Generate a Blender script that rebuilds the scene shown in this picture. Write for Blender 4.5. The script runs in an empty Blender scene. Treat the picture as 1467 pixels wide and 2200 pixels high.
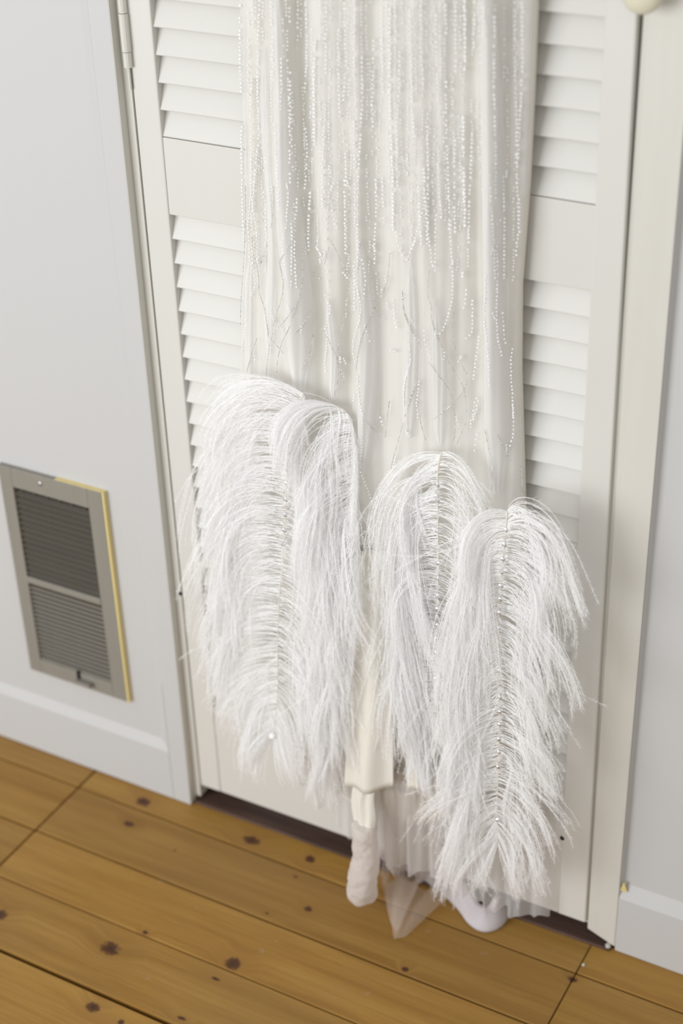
import bpy, math, random
import numpy as np
from mathutils import Matrix, Vector

random.seed(7)
rng = np.random.default_rng(7)
sc = bpy.context.scene
C = sc.collection

# ------------------------------------------------------------------ camera
FPX = 3443.3
PITCH, YAW, ROLL = 0.550049, -0.518424, -0.033552
CAM = np.array([0.0, -1.5, 1.64953])
_fwd = np.array([math.sin(YAW) * math.cos(PITCH), math.cos(YAW) * math.cos(PITCH), -math.sin(PITCH)])
_r0 = np.array([math.cos(YAW), -math.sin(YAW), 0.0])
_u0 = np.cross(_r0, _fwd)
_right = math.cos(ROLL) * _r0 + math.sin(ROLL) * _u0
_up = -math.sin(ROLL) * _r0 + math.cos(ROLL) * _u0

cam_data = bpy.data.cameras.new('camera')
cam_data.sensor_fit = 'VERTICAL'
cam_data.sensor_height = 36.0
cam_data.lens = FPX / 2200.0 * 36.0
cam_data.clip_start = 0.05
cam_data.dof.use_dof = True
cam_data.dof.focus_distance = 1.88
cam_data.dof.aperture_fstop = 2.6
cam = bpy.data.objects.new('camera', cam_data)
C.objects.link(cam)
M4 = Matrix.Identity(4)
for i in range(3):
    M4[i][0] = _right[i]; M4[i][1] = _up[i]; M4[i][2] = -_fwd[i]; M4[i][3] = CAM[i]
cam.matrix_world = M4
sc.camera = cam

# ------------------------------------------------------------------ light
world = bpy.data.worlds.new('world')
sc.world = world
world.use_nodes = True
world.node_tree.nodes['Background'].inputs[0].default_value = (1.0, 0.975, 0.94, 1)
world.node_tree.nodes['Background'].inputs[1].default_value = 0.58

def area_light(name, loc, target, sx, sy, power, color):
    l = bpy.data.lights.new(name, 'AREA')
    l.shape = 'RECTANGLE'; l.size = sx; l.size_y = sy; l.energy = power; l.color = color
    o = bpy.data.objects.new(name, l); C.objects.link(o)
    o.location = loc
    o.rotation_euler = (Vector(target) - Vector(loc)).to_track_quat('-Z', 'Y').to_euler()
    return o
area_light('window_daylight', (-2.3, -3.2, 1.35), (-0.95, 0, 0.5), 2.2, 1.7, 82, (0.96, 0.98, 1.0))

vs = sc.view_settings
vs.view_transform = 'Standard'; vs.look = 'None'; vs.gamma = 1.0; vs.exposure = 0.15
vs.use_curve_mapping = False
sc.cycles.diffuse_bounces = 6
sc.cycles.adaptive_threshold = 0.03

# ------------------------------------------------------------------ helpers
def at(px, py, Y=0.0):
    d = ((px - 733.5) / FPX) * _right + ((1100 - py) / FPX) * _up + _fwd
    return CAM + d * ((Y - CAM[1]) / d[1])
def on_floor(px, py, Z=0.0):
    d = ((px - 733.5) / FPX) * _right + ((1100 - py) / FPX) * _up + _fwd
    return CAM + d * ((Z - CAM[2]) / d[2])

def link(name, mesh, mat=None, parent=None, kind=None, smooth=False):
    o = bpy.data.objects.new(name, mesh)
    C.objects.link(o)
    if mat is not None and len(mesh.materials) == 0:
        mesh.materials.append(mat)
    if parent is not None:
        o.parent = parent
    if kind:
        o['kind'] = kind
    if smooth:
        mesh.shade_smooth()
    return o

def mesh_np(name, verts, faces):
    """verts (n,3); faces (k,3) or (k,4) int array -> mesh (fast)"""
    verts = np.asarray(verts, dtype=np.float32); faces = np.asarray(faces, dtype=np.int32)
    m = bpy.data.meshes.new(name)
    k, w = faces.shape
    m.vertices.add(len(verts)); m.vertices.foreach_set('co', verts.ravel())
    m.loops.add(k * w); m.loops.foreach_set('vertex_index', faces.ravel())
    m.polygons.add(k)
    m.polygons.foreach_set('loop_start', np.arange(0, k * w, w, dtype=np.int32))
    m.update(calc_edges=True)
    return m

class MB:
    def __init__(self): self.v = []; self.f = []
    def add(self, vs_, fs_):
        b = len(self.v); self.v += [tuple(map(float, p)) for p in vs_]; self.f += [tuple(i + b for i in q) for q in fs_]; return self
    def hexa(self, a, b):
        """a = 4 front verts ccw, b = 4 back verts same order"""
        return self.add(list(a) + list(b), [(0, 1, 2, 3), (7, 6, 5, 4), (0, 4, 5, 1), (1, 5, 6, 2), (2, 6, 7, 3), (3, 7, 4, 0)])
    def box(self, x0, x1, y0, y1, z0, z1):
        return self.hexa([(x0, y0, z0), (x1, y0, z0), (x1, y0, z1), (x0, y0, z1)], [(x0, y1, z0), (x1, y1, z0), (x1, y1, z1), (x0, y1, z1)])
    def tube(self, pts, rad, n=8, caps=True):
        pts = [np.array(p, float) for p in pts]
        rads = rad if hasattr(rad, '__len__') else [rad] * len(pts)
        base = len(self.v); ref = np.array([0.3, 0.9, 0.2])
        for i, p in enumerate(pts):
            t = pts[min(i + 1, len(pts) - 1)] - pts[max(i - 1, 0)]; t /= np.linalg.norm(t) + 1e-12
            a = np.cross(t, ref); a /= np.linalg.norm(a) + 1e-12; b = np.cross(t, a)
            for k in range(n):
                w = 2 * math.pi * k / n
                self.v.append(tuple(p + rads[i] * (math.cos(w) * a + math.sin(w) * b)))
        for i in range(len(pts) - 1):
            for k in range(n):
                k2 = (k + 1) % n
                self.f.append((base + i * n + k, base + i * n + k2, base + (i + 1) * n + k2, base + (i + 1) * n + k))
        if caps:
            self.f.append(tuple(base + k for k in reversed(range(n))))
            self.f.append(tuple(base + (len(pts) - 1) * n + k for k in range(n)))
        return self
    def lathe(self, prof, c, axis='-y', n=16):
        """prof list of (radius, height along axis)"""
        c = np.array(c, float); base = len(self.v)
        for r, h in prof:
            for k in range(n):
                w = 2 * math.pi * k / n
                if axis == '-y': p = c + np.array([r * math.cos(w), -h, r * math.sin(w)])
                else: p = c + np.array([r * math.cos(w), r * math.sin(w), h])
                self.v.append(tuple(p))
        for i in range(len(prof) - 1):
            for k in range(n):
                k2 = (k + 1) % n
                self.f.append((base + i * n + k, base + i * n + k2, base + (i + 1) * n + k2, base + (i + 1) * n + k))
        self.f.append(tuple(base + k for k in reversed(range(n))))
        self.f.append(tuple(base + (len(prof) - 1) * n + k for k in range(n)))
        return self
    def mesh(self, name):
        m = bpy.data.meshes.new(name); m.from_pydata(self.v, [], self.f); m.update(); return m
    def build(self, name, mat, parent=None, kind=None, smooth=False, bevel=0):
        o = link(name, self.mesh(name), mat, parent, kind, smooth)
        if bevel:
            b = o.modifiers.new('bevel', 'BEVEL'); b.width = bevel; b.segments = 2; b.limit_method = 'ANGLE'; b.angle_limit = 0.6
        return o

def empty(name, loc=(0, 0, 0)):
    o = bpy.data.objects.new(name, None); C.objects.link(o); o.location = loc; o.empty_display_size = 0.05
    return o
def tag(o, label=None, cat=None, group=None, kind=None):
    if label: o['label'] = label
    if cat: o['category'] = cat
    if group: o['group'] = group
    if kind: o['kind'] = kind
    return o
def keep_parent(o, parent):
    o.parent = parent
    o.matrix_parent_inverse = Matrix.Translation(parent.location).inverted()
    return o
def interp(tab, x):
    return np.interp(x, [a[0] for a in tab], [a[1] for a in tab])
def smooth_path(pts, n):
    """resample a polyline of points (k,d) by a Catmull-Rom spline to n points even in arc length"""
    P = np.array(pts, float)
    if len(P) == 2:
        return P[0] + (P[1] - P[0]) * np.linspace(0, 1, n)[:, None]
    Q = np.vstack([2 * P[0] - P[1], P, 2 * P[-1] - P[-2]]); out = []
    for i in range(len(P) - 1):
        a, b, c, d = Q[i:i + 4]
        for t in np.linspace(0, 1, 24, endpoint=False):
            out.append(0.5 * (2 * b + (c - a) * t + (2 * a - 5 * b + 4 * c - d) * t * t + (3 * b - a - 3 * c + d) * t ** 3))
    out.append(P[-1]); out = np.array(out)
    s = np.r_[0, np.cumsum(np.linalg.norm(np.diff(out, axis=0), axis=1))]
    q = np.linspace(0, s[-1], n)
    return np.stack([np.interp(q, s, out[:, k]) for k in range(P.shape[1])], 1)

# ------------------------------------------------------------------ materials
def new_mat(name):
    m = bpy.data.materials.new(name); m.use_nodes = True
    nt = m.node_tree; b = nt.nodes['Principled BSDF']
    return m, nt, b
def N(nt, t, **kw):
    n = nt.nodes.new(t)
    for k, v in kw.items(): setattr(n, k, v)
    return n
def noise(nt, vec, scale, detail=3, rough=0.5):
    n = N(nt, 'ShaderNodeTexNoise'); n.inputs['Scale'].default_value = scale; n.inputs['Detail'].default_value = detail
    n.inputs['Roughness'].default_value = rough
    if vec is not None: nt.links.new(vec, n.inputs['Vector'])
    return n
def ramp(nt, fac, stops):
    r = N(nt, 'ShaderNodeValToRGB'); e = r.color_ramp.elements
    while len(e) < len(stops): e.new(0.5)
    for i, (p, c) in enumerate(stops):
        e[i].position = p; e[i].color = (c[0], c[1], c[2], 1) if hasattr(c, '__len__') else (c, c, c, 1)
    nt.links.new(fac, r.inputs['Fac'])
    return r
def bump(nt, height, b, strength=0.2, dist=0.002):
    n = N(nt, 'ShaderNodeBump'); n.inputs['Strength'].default_value = strength; n.inputs['Distance'].default_value = dist
    nt.links.new(height, n.inputs['Height']); nt.links.new(n.outputs['Normal'], b.inputs['Normal'])
    return n
def mixc(nt, fac, a, b, mode='MIX'):
    m = N(nt, 'ShaderNodeMix', data_type='RGBA', blend_type=mode)
    def put(sock, v):
        if hasattr(v, 'is_linked') or hasattr(v, 'links'): nt.links.new(v, sock)
        elif hasattr(v, '__len__'): sock.default_value = (v[0], v[1], v[2], 1)
        else: sock.default_value = v
    put(m.inputs['Factor'], fac); put(m.inputs['A'], a); put(m.inputs['B'], b)
    return m.outputs['Result']

def paint(name, col, rough=0.45, streak=0.03, vertical=True, relief=False):
    m, nt, b = new_mat(name)
    geo = N(nt, 'ShaderNodeNewGeometry')
    mp = N(nt, 'ShaderNodeMapping'); nt.links.new(geo.outputs['Position'], mp.inputs['Vector'])
    mp.inputs['Scale'].default_value = (90, 90, 7) if vertical else (7, 90, 90)
    n1 = noise(nt, mp.outputs['Vector'], 1.0, 1)
    n2 = n1
    c = mixc(nt, n2.outputs['Fac'], [k * (1 - streak) for k in col], [min(1, k * (1 + streak)) for k in col])
    nt.links.new(c, b.inputs['Base Color'])
    b.inputs['Roughness'].default_value = rough
    b.inputs['Specular IOR Level'].default_value = 0.4
    if relief: bump(nt, n1.outputs['Fac'], b, 0.08, 0.0012)
    return m
MAT = {}
MAT['wall'] = paint('cool_white_wall_paint', (0.538, 0.539, 0.537), 0.5, 0.006)
MAT['door'] = paint('warm_white_gloss_paint', (0.640, 0.630, 0.592), 0.4, 0.01)
MAT['slat'] = paint('warm_white_slat_paint', (0.635, 0.627, 0.593), 0.4, 0.01, False)
MAT['frame'] = paint('cream_frame_paint', (0.625, 0.611, 0.560), 0.42, 0.03, True, True)
MAT['yellow'] = paint('old_yellow_paint', (0.72, 0.60, 0.27), 0.5, 0.08)
MAT['knob'] = paint('cream_knob_paint', (0.66, 0.64, 0.50), 0.3, 0.03)
MAT['vent'] = paint('grey_beige_vent_enamel', (0.25, 0.236, 0.205), 0.42, 0.05)
MAT['vent_dark'] = paint('dark_vent_metal', (0.075, 0.066, 0.05), 0.45, 0.15, False)
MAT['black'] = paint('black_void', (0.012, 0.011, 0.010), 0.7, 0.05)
MAT['steel'], nt, b = new_mat('dull_steel')
b.inputs['Base Color'].default_value = (0.42, 0.42, 0.42, 1); b.inputs['Metallic'].default_value = 0.9; b.inputs['Roughness'].default_value = 0.35

# dark brown threshold
m, nt, b = new_mat('dark_brown_threshold_wood'); MAT['threshold'] = m
geo = N(nt, 'ShaderNodeNewGeometry'); mp = N(nt, 'ShaderNodeMapping'); nt.links.new(geo.outputs['Position'], mp.inputs['Vector'])
mp.inputs['Scale'].default_value = (6, 60, 60)
n1 = noise(nt, mp.outputs['Vector'], 1.5, 5, 0.6)
r = ramp(nt, n1.outputs['Fac'], [(0.3, (0.055, 0.030, 0.023)), (0.7, (0.115, 0.066, 0.050))])
nt.links.new(r.outputs['Color'], b.inputs['Base Color']); b.inputs['Roughness'].default_value = 0.45
bump(nt, n1.outputs['Fac'], b, 0.2, 0.002)

# pine boards; knots sit at fixed places of the floor
KNOTS = [((237, 2037), 0.017, 0.013), ((500, 2070), 0.013, 0.013), ((200, 2164), 0.013, 0.009), ((0, 1965), 0.012, 0.012),
         ((277, 1770), 0.010, 0.006), ((307, 1722), 0.015, 0.011), ((312, 2003), 0.005, 0.004), ((540, 1805), 0.016, 0.010), ((666, 1845), 0.009, 0.009),
         ((662, 1952), 0.007, 0.006), ((260, 2196), 0.006, 0.005), ((870, 2082), 0.006, 0.005), ((463, 2102), 0.008, 0.003), ((390, 2187), 0.009, 0.003),
         ((573, 1961), 0.004, 0.002), ((635, 1883), 0.004, 0.002), ((1230, 2104), 0.008, 0.005), ((375, 1827), 0.003, 0.002)]
m, nt, b = new_mat('varnished_pine_board'); MAT['pine'] = m
geo = N(nt, 'ShaderNodeNewGeometry'); oi = N(nt, 'ShaderNodeObjectInfo')
pos = geo.outputs['Position']
sep = N(nt, 'ShaderNodeSeparateXYZ'); nt.links.new(pos, sep.inputs[0])
def math_(op, a, b_=None, c=None):
    n = N(nt, 'ShaderNodeMath', operation=op)
    for i, v in enumerate((a, b_, c)):
        if v is None: continue
        if isinstance(v, (int, float)): n.inputs[i].default_value = v
        else: nt.links.new(v, n.inputs[i])
    return n.outputs[0]
off = math_('MULTIPLY', oi.outputs['Random'], 37.0)
comb = N(nt, 'ShaderNodeCombineXYZ'); nt.links.new(math_('ADD', sep.outputs[0], off), comb.inputs[0]); nt.links.new(sep.outputs[1], comb.inputs[1]); nt.links.new(off, comb.inputs[2])
knot_mask = None; ring = None
for (kx, ky), ra, rb in KNOTS:
    p = on_floor(kx, ky)
    dx = math_('MULTIPLY', math_('SUBTRACT', sep.outputs[0], float(p[0])), 1 / ra)
    dy = math_('MULTIPLY', math_('SUBTRACT', sep.outputs[1], float(p[1])), 1 / rb)
    d = math_('SQRT', math_('ADD', math_('MULTIPLY', dx, dx), math_('MULTIPLY', dy, dy)))
    knot_mask = d if knot_mask is None else math_('MINIMUM', knot_mask, d)
wob = noise(nt, pos, 160, 3)
kd = math_('ADD', knot_mask, math_('MULTIPLY', math_('SUBTRACT', wob.outputs['Fac'], 0.5), 0.9))
kfac = ramp(nt, kd, [(0.0, 1.0), (0.62, 0.85), (1.0, 0.0)])
halo = ramp(nt, math_('MULTIPLY', knot_mask, 0.3), [(0.0, 1.0), (1.0, 0.0)])
# grain lines bend round the knots
warp = math_('MULTIPLY', halo.outputs['Color'], 0.02)
mp = N(nt, 'ShaderNodeMapping'); mp.inputs['Scale'].default_value = (1.6, 26, 1)
comb2 = N(nt, 'ShaderNodeCombineXYZ'); nt.links.new(math_('ADD', sep.outputs[0], off), comb2.inputs[0])
nt.links.new(math_('ADD', sep.outputs[1], warp), comb2.inputs[1]); nt.links.new(off, comb2.inputs[2])
nt.links.new(comb2.outputs[0], mp.inputs['Vector'])
g1 = noise(nt, mp.outputs['Vector'], 1.4, 6, 0.62)
mp2 = N(nt, 'ShaderNodeMapping'); mp2.inputs['Scale'].default_value = (7, 190, 1); nt.links.new(comb2.outputs[0], mp2.inputs['Vector'])
g2 = noise(nt, mp2.outputs['Vector'], 1.0, 4, 0.6)
g3 = noise(nt, comb.outputs[0], 3.2, 3)
base = ramp(nt, g1.outputs['Fac'], [(0.28, (0.278, 0.142, 0.026)), (0.5, (0.362, 0.198, 0.042)), (0.75, (0.420, 0.248, 0.062))])
c1 = mixc(nt, math_('MULTIPLY', ramp(nt, g2.outputs['Fac'], [(0.35, 1.0), (0.6, 0.0)]).outputs['Color'], 0.30), base.outputs['Color'], (0.21, 0.095, 0.018))
c2 = mixc(nt, math_('MULTIPLY', ramp(nt, g3.outputs['Fac'], [(0.4, 0.0), (0.75, 1.0)]).outputs['Color'], 0.35), c1, (0.27, 0.175, 0.066))
tone = ramp(nt, oi.outputs['Random'], [(0.0, (0.90, 0.88, 0.86)), (1.0, (1.05, 1.04, 1.0))])
c3 = mixc(nt, 1.0, c2, tone.outputs['Color'], 'MULTIPLY')
c4 = mixc(nt, math_('MULTIPLY', halo.outputs['Color'], 0.28), c3, (0.20, 0.075, 0.018))
c5 = mixc(nt, kfac.outputs['Color'], c4, (0.062, 0.022, 0.010))
# small scuffs of dust
dust = noise(nt, pos, 45, 2); c6 = mixc(nt, math_('MULTIPLY', ramp(nt, dust.outputs['Fac'], [(0.70, 0.0), (0.80, 1.0)]).outputs['Color'], 0.25), c5, (0.40, 0.33, 0.26))
nt.links.new(c6, b.inputs['Base Color'])
b.inputs['Roughness'].default_value = 0.42; b.inputs['Specular IOR Level'].default_value = 0.35
bump(nt, g2.outputs['Fac'], b, 0.12, 0.001)

# fabrics
def fabric(name, col, rough=0.7, transl=0.25, transp=0.0, weave=900.0, sheen=0.0, tcol=None):
    m, nt, b = new_mat(name)
    out = nt.nodes['Material Output']
    tc = N(nt, 'ShaderNodeTexCoord')
    mp = N(nt, 'ShaderNodeMapping'); mp.inputs['Scale'].default_value = (160, 160, 6); nt.links.new(tc.outputs['Object'], mp.inputs['Vector'])
    n2 = noise(nt, mp.outputs['Vector'], 1.0, 3)
    c = mixc(nt, n2.outputs['Fac'], [k * 0.95 for k in col], [min(1, k * 1.04) for k in col])
    nt.links.new(c, b.inputs['Base Color'])
    b.inputs['Roughness'].default_value = rough; b.inputs['Sheen Weight'].default_value = sheen
    b.inputs['Specular IOR Level'].default_value = 0.25
    bump(nt, n2.outputs['Fac'], b, 0.25, 0.0015)
    tr = N(nt, 'ShaderNodeBsdfTranslucent'); nt.links.new(c, tr.inputs['Color'])
    mx = N(nt, 'ShaderNodeMixShader'); mx.inputs[0].default_value = transl
    nt.links.new(b.outputs[0], mx.inputs[1]); nt.links.new(tr.outputs[0], mx.inputs[2])
    last = mx
    if transp > 0:
        tp = N(nt, 'ShaderNodeBsdfTransparent')
        mx2 = N(nt, 'ShaderNodeMixShader')
        mx2.inputs[0].default_value = transp
        nt.links.new(mx.outputs[0], mx2.inputs[1]); nt.links.new(tp.outputs[0], mx2.inputs[2]); last = mx2
    nt.links.new(last.outputs[0], out.inputs['Surface'])
    return m
MAT['satin'] = fabric('ivory_satin_lining', (0.835, 0.81, 0.735), 0.55, 0.15)
MAT['tulle'] = fabric('white_tulle_overlay', (0.94, 0.94, 0.95), 0.6, 0.45, 0.50)
MAT['pleat'] = fabric('white_tulle_pleat', (0.975, 0.975, 0.975), 0.6, 0.45, 0.30)
MAT['train'] = fabric('blush_white_tulle', (0.84, 0.79, 0.76), 0.65, 0.35, 0.25)
MAT['sheer'] = fabric('sheer_blush_tulle', (0.78, 0.71, 0.65), 0.65, 0.35, 0.70)
MAT['lilac'] = fabric('pale_lilac_tulle_hem', (0.78, 0.74, 0.76), 0.6, 0.3, 0.08)

m, nt, b = new_mat('white_ostrich_barb'); MAT['barb'] = m
out = nt.nodes['Material Output']
b.inputs['Base Color'].default_value = (0.975, 0.975, 0.98, 1); b.inputs['Roughness'].default_value = 0.6; b.inputs['Specular IOR Level'].default_value = 0.2
tr = N(nt, 'ShaderNodeBsdfTranslucent'); tr.inputs['Color'].default_value = (0.975, 0.975, 0.98, 1)
mx = N(nt, 'ShaderNodeMixShader'); mx.inputs[0].default_value = 0.30
nt.links.new(b.outputs[0], mx.inputs[1]); nt.links.new(tr.outputs[0], mx.inputs[2]); nt.links.new(mx.outputs[0], out.inputs['Surface'])
m, nt, b = new_mat('ivory_quill'); MAT['quill'] = m
b.inputs['Base Color'].default_value = (0.74, 0.70, 0.62, 1); b.inputs['Roughness'].default_value = 0.5
m, nt, b = new_mat('clear_glass_bead'); MAT['bead'] = m
b.inputs['Base Color'].default_value = (0.92, 0.92, 0.92, 1); b.inputs['Roughness'].default_value = 0.10; b.inputs['IOR'].default_value = 1.7
b.inputs['Specular IOR Level'].default_value = 0.9; b.inputs['Coat Weight'].default_value = 0.8; b.inputs['Coat Roughness'].default_value = 0.03
m, nt, b = new_mat('silver_thread'); MAT['silver'] = m
tc = N(nt, 'ShaderNodeTexCoord'); n1 = noise(nt, tc.outputs['Object'], 900, 1)
r = ramp(nt, n1.outputs['Fac'], [(0.38, (0.34, 0.33, 0.31)), (0.50, (0.80, 0.79, 0.76)), (0.60, (0.97, 0.97, 0.97))])  # glitter glints painted into the colour as dark and bright speckle
nt.links.new(r.outputs['Color'], b.inputs['Base Color']); b.inputs['Metallic'].default_value = 0.45; b.inputs['Roughness'].default_value = 0.25
m, nt, b = new_mat('faceted_crystal'); MAT['crystal'] = m
b.inputs['Base Color'].default_value = (0.86, 0.87, 0.90, 1); b.inputs['Metallic'].default_value = 0.85; b.inputs['Roughness'].default_value = 0.04
m, nt, b = new_mat('clear_sequin'); MAT['sequin'] = m
b.inputs['Base Color'].default_value = (0.70, 0.68, 0.66, 1); b.inputs['Roughness'].default_value = 0.18; b.inputs['Alpha'].default_value = 0.75
m, nt, b = new_mat('white_pearl'); MAT['pearl'] = m
b.inputs['Base Color'].default_value = (0.95, 0.95, 0.95, 1); b.inputs['Roughness'].default_value = 0.15; b.inputs['Coat Weight'].default_value = 0.6

# ------------------------------------------------------------------ floor
ROWS = [0.010, -0.0565, -0.1640, -0.2650, -0.3775, -0.486, -0.594, -0.70, -0.81, -0.92, -1.03]
GAPS = [0.002, 0.0028, 0.003, 0.0018, 0.0068, 0.003, 0.003, 0.003, 0.003, 0.003, 0.003]
floor = MB().box(-3.2, 1.6, -1.03, 0.10, -0.06, -0.022).build('floor', MAT['black'], kind='structure')
tag(floor, 'varnished orange pine floorboards with dark knots')
JX = [(-1.3085, 0.0030), (-0.4875, 0.0014)]
for i in range(len(ROWS) - 1):
    ya, yb = ROWS[i + 1] + GAPS[i + 1] / 2, ROWS[i] - GAPS[i] / 2
    if i < 3: segs = [(-3.2, JX[0][0] - JX[0][1] / 2), (JX[0][0] + JX[0][1] / 2, JX[1][0] - JX[1][1] / 2), (JX[1][0] + JX[1][1] / 2, 1.6)]
    elif i % 2: segs = [(-3.2, -1.9), (-1.897, 0.35), (0.353, 1.6)]
    else: segs = [(-3.2, -2.2), (-2.197, 0.1), (0.103, 1.6)]
    for (xa, xb) in segs:
        if i == 0 and xa > -1.4 and xb < -0.4: pass
        o = MB().box(xa, xb, ya, yb, -0.022, random.uniform(-0.0008, 0.0)).build('floor_plank', MAT['pine'], floor, bevel=0.0014)
# threshold board under the door
thr = MB().hexa([(-1.166, -0.006, -0.022), (-0.462, -0.001, -0.022), (-0.462, -0.001, 0.0035), (-1.166, -0.006, 0.0035)],
                [(-1.166, 0.16, -0.022), (-0.462, 0.16, -0.022), (-0.462, 0.16, 0.0035), (-1.166, 0.16, 0.0035)]).build('threshold', MAT['threshold'], floor, bevel=0.001)
tag(thr, 'dark brown threshold strip under the louvred door')

# ------------------------------------------------------------------ walls (panelled)
TOP = 2.45
def panel_wall(name, xa, xb, yf, px0, px1, pz0, pz1, depth, cham, mat):
    """solid wall face with one recessed, chamfered panel. xa..xb outer, px/pz panel opening at the face."""
    w = MB(); yb = 0.12
    w.box(xa, px0, yf, yb, 0.0, TOP) if px0 > xa else None
    w.box(px1, xb, yf, yb, 0.0, TOP) if xb > px1 else None
    w.box(px0, px1, yf, yb, 0.0, pz0)
    w.box(px0, px1, yf, yb, pz1, TOP)
    ix0, ix1, iz0, iz1 = px0 + cham, px1 - cham, pz0 + cham, pz1 - cham
    yd = yf + depth
    o = [(px0, yf, pz0), (px1, yf, pz0), (px1, yf, pz1), (px0, yf, pz1)]
    n_ = [(ix0, yd, iz0), (ix1, yd, iz0), (ix1, yd, iz1), (ix0, yd, iz1)]
    w.add(o + n_, [(0, 1, 5, 4), (1, 2, 6, 5), (2, 3, 7, 6), (3, 0, 4, 7), (4, 5, 6, 7)])
    return w.build(name, mat, kind='structure', bevel=0.0012)
xl_wall = at(232, 0, -0.013)[0]
wall_left = panel_wall('wall_left', -3.2, xl_wall, -0.013, -2.4, -1.160, 0.093, 2.3, 0.007, 0.016, MAT['wall'])
tag(wall_left, 'cool white panelled wall left of the louvred door')
# hinge-side frame strip and its return behind the left wall
trim1 = MB().box(xl_wall, -1.1185, 0.0, 0.12, 0.012, TOP).box(xl_wall - 0.0004, xl_wall + 0.0004, -0.0128, 0.0, 0.002, TOP).build('trim_1', MAT['frame'], kind='structure', bevel=0.0015)
tag(trim1, 'narrow cream frame strip on the hinge side of the louvred door')
small = MB().lathe([(0.0028, 0.0), (0.0028, 0.0015)], at(388, 1275, 0.0), n=8).build('latch_hole', MAT['black'], trim1)
# right stile: its inner edge is slightly out of plumb
fb, ft = -0.4965, -0.5015 - 0.0068
st = MB()
st.hexa([(fb, 0.004, 0.022), (-0.4563, 0.004, 0.006), (-0.4563, 0.004, TOP), (ft, 0.004, TOP)], [(fb, 0.12, 0.022), (-0.4563, 0.12, 0.006), (-0.4563, 0.12, TOP), (ft, 0.12, TOP)])
st.box(-0.5075, -0.4900, 0.0068, 0.06, 0.03, TOP)
trim2 = st.build('trim_2', MAT['frame'], kind='structure', bevel=0.0016)
tag(trim2, 'cream frame stile on the latch side of the louvred door')
wr = MB()
px0, pz0 = -0.4563, 0.098
wr.box(px0, 1.6, 0.004, 0.12, 0.0, pz0)
wr.box(px0, 1.6, 0.004, 0.12, 2.3, TOP)
wr.box(0.45, 1.6, 0.004, 0.12, pz0, 2.3)
cx, cz, yd = 0.0035, 0.020, 0.0140
o4 = [(px0, 0.004, pz0), (0.45, 0.004, pz0), (0.45, 0.004, 2.3), (px0, 0.004, 2.3)]
n4 = [(px0 + cx, yd, pz0 + cz), (0.45 - cx, yd, pz0 + cz), (0.45 - cx, yd, 2.3 - cz), (px0 + cx, yd, 2.3 - cz)]
wr.add(o4 + n4, [(0, 1, 5, 4), (1, 2, 6, 5), (2, 3, 7, 6), (3, 0, 4, 7), (4, 5, 6, 7)])
wall_right = wr.build('wall_right', MAT['wall'], kind='structure', bevel=0.0014)
tag(wall_right, 'cool white panelled wall right of the louvred door')
p = at(1338, 1908, 0.006)
chip = MB().add([p + np.array(q) for q in [(-0.004, 0, -0.006), (0.006, 0.001, -0.006), (0.0005, 0, 0.011), (-0.002, 0.003, -0.005), (0.005, 0.003, -0.005), (0.0005, 0.003, 0.009)]],
                [(0, 1, 2), (5, 4, 3), (0, 3, 4, 1), (1, 4, 5, 2), (2, 5, 3, 0)]).build('chipped_paint', MAT['yellow'], wall_right)
tag(chip, 'small yellow patch of bare paint')
# inside of the cupboard
back = MB().box(-1.2, -0.4, 0.30, 0.34, 0.0, TOP).build('wall_back', MAT['frame'], kind='structure')
tag(back, 'plain painted back of the cupboard behind the louvred door')

# ------------------------------------------------------------------ louvred door
DX0, DX1B, DX1T = -1.1165, -0.4985, -0.5185     # hinge edge, latch edge at the bottom / at 2 m
SL, SR = -1.0815, -0.5385                        # inner edges of the stiles
DZ0, DZ1, DTH = 0.035, 2.02, 0.030
door = empty('door_1', (-0.81, 0.0, DZ0))
tag(door, 'white painted louvred cupboard door behind the hanging dress', None, None, 'structure')
def dpart(mb, name, mat=None, **kw):
    o = mb.build(name, mat or MAT['door'], None, **kw)
    return keep_parent(o, door)
SRt = SR - 0.008
dpart(MB().box(DX0, SL, 0.0, DTH, DZ0, DZ1), 'stile', bevel=0.002)
dpart(MB().hexa([(SR, 0, DZ0), (DX1B, 0, DZ0), (DX1T, 0, DZ1), (SRt, 0, DZ1)], [(SR, DTH, DZ0), (DX1B, DTH, DZ0), (DX1T, DTH, DZ1), (SRt, DTH, DZ1)]), 'stile', bevel=0.002)
PITCHZ = 0.03185
Z_M1, Z_M0 = 1.0460, 0.9502       # middle rail, top and bottom
Z_B1 = 0.1868
Z_T0 = 1.90
dpart(MB().box(SL, SR, 0.0012, DTH - 0.001, Z_M0, Z_M1), 'middle_rail', bevel=0.0012)
dpart(MB().box(SL, SR, 0.0012, DTH - 0.001, DZ0, Z_B1), 'bottom_rail', bevel=0.0012)
dpart(MB().box(SL, SR, 0.0012, DTH - 0.001, Z_T0, DZ1), 'top_rail', bevel=0.0012)
def slat_mesh():
    s = MB(); L = SR - SL + 0.004
    prof = [(0.0, 0.0006), (0.0006, 0.0014), (0.0128, 0.0375), (0.0190, 0.0385), (0.0180, 0.0335), (0.0060, 0.0002), (0.0010, 0.0)]
    a = [(0.0, y, z) for y, z in prof]; b_ = [(L, y, z) for y, z in prof]; n = len(prof)
    s.add(a + b_, [tuple(range(n))[::-1], tuple(range(n, 2 * n))] + [(k, (k + 1) % n, n + (k + 1) % n, n + k) for k in range(n)])
    return s.mesh('slat')
sm = slat_mesh(); sm.materials.append(MAT['slat'])
zs = []
z = Z_M1 + 0.0005
while z < Z_T0 - 0.01: zs.append(z); z += PITCHZ
z = Z_M0 - PITCHZ * 0.995
while z > Z_B1 - 0.004: zs.append(z); z -= PITCHZ
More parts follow.
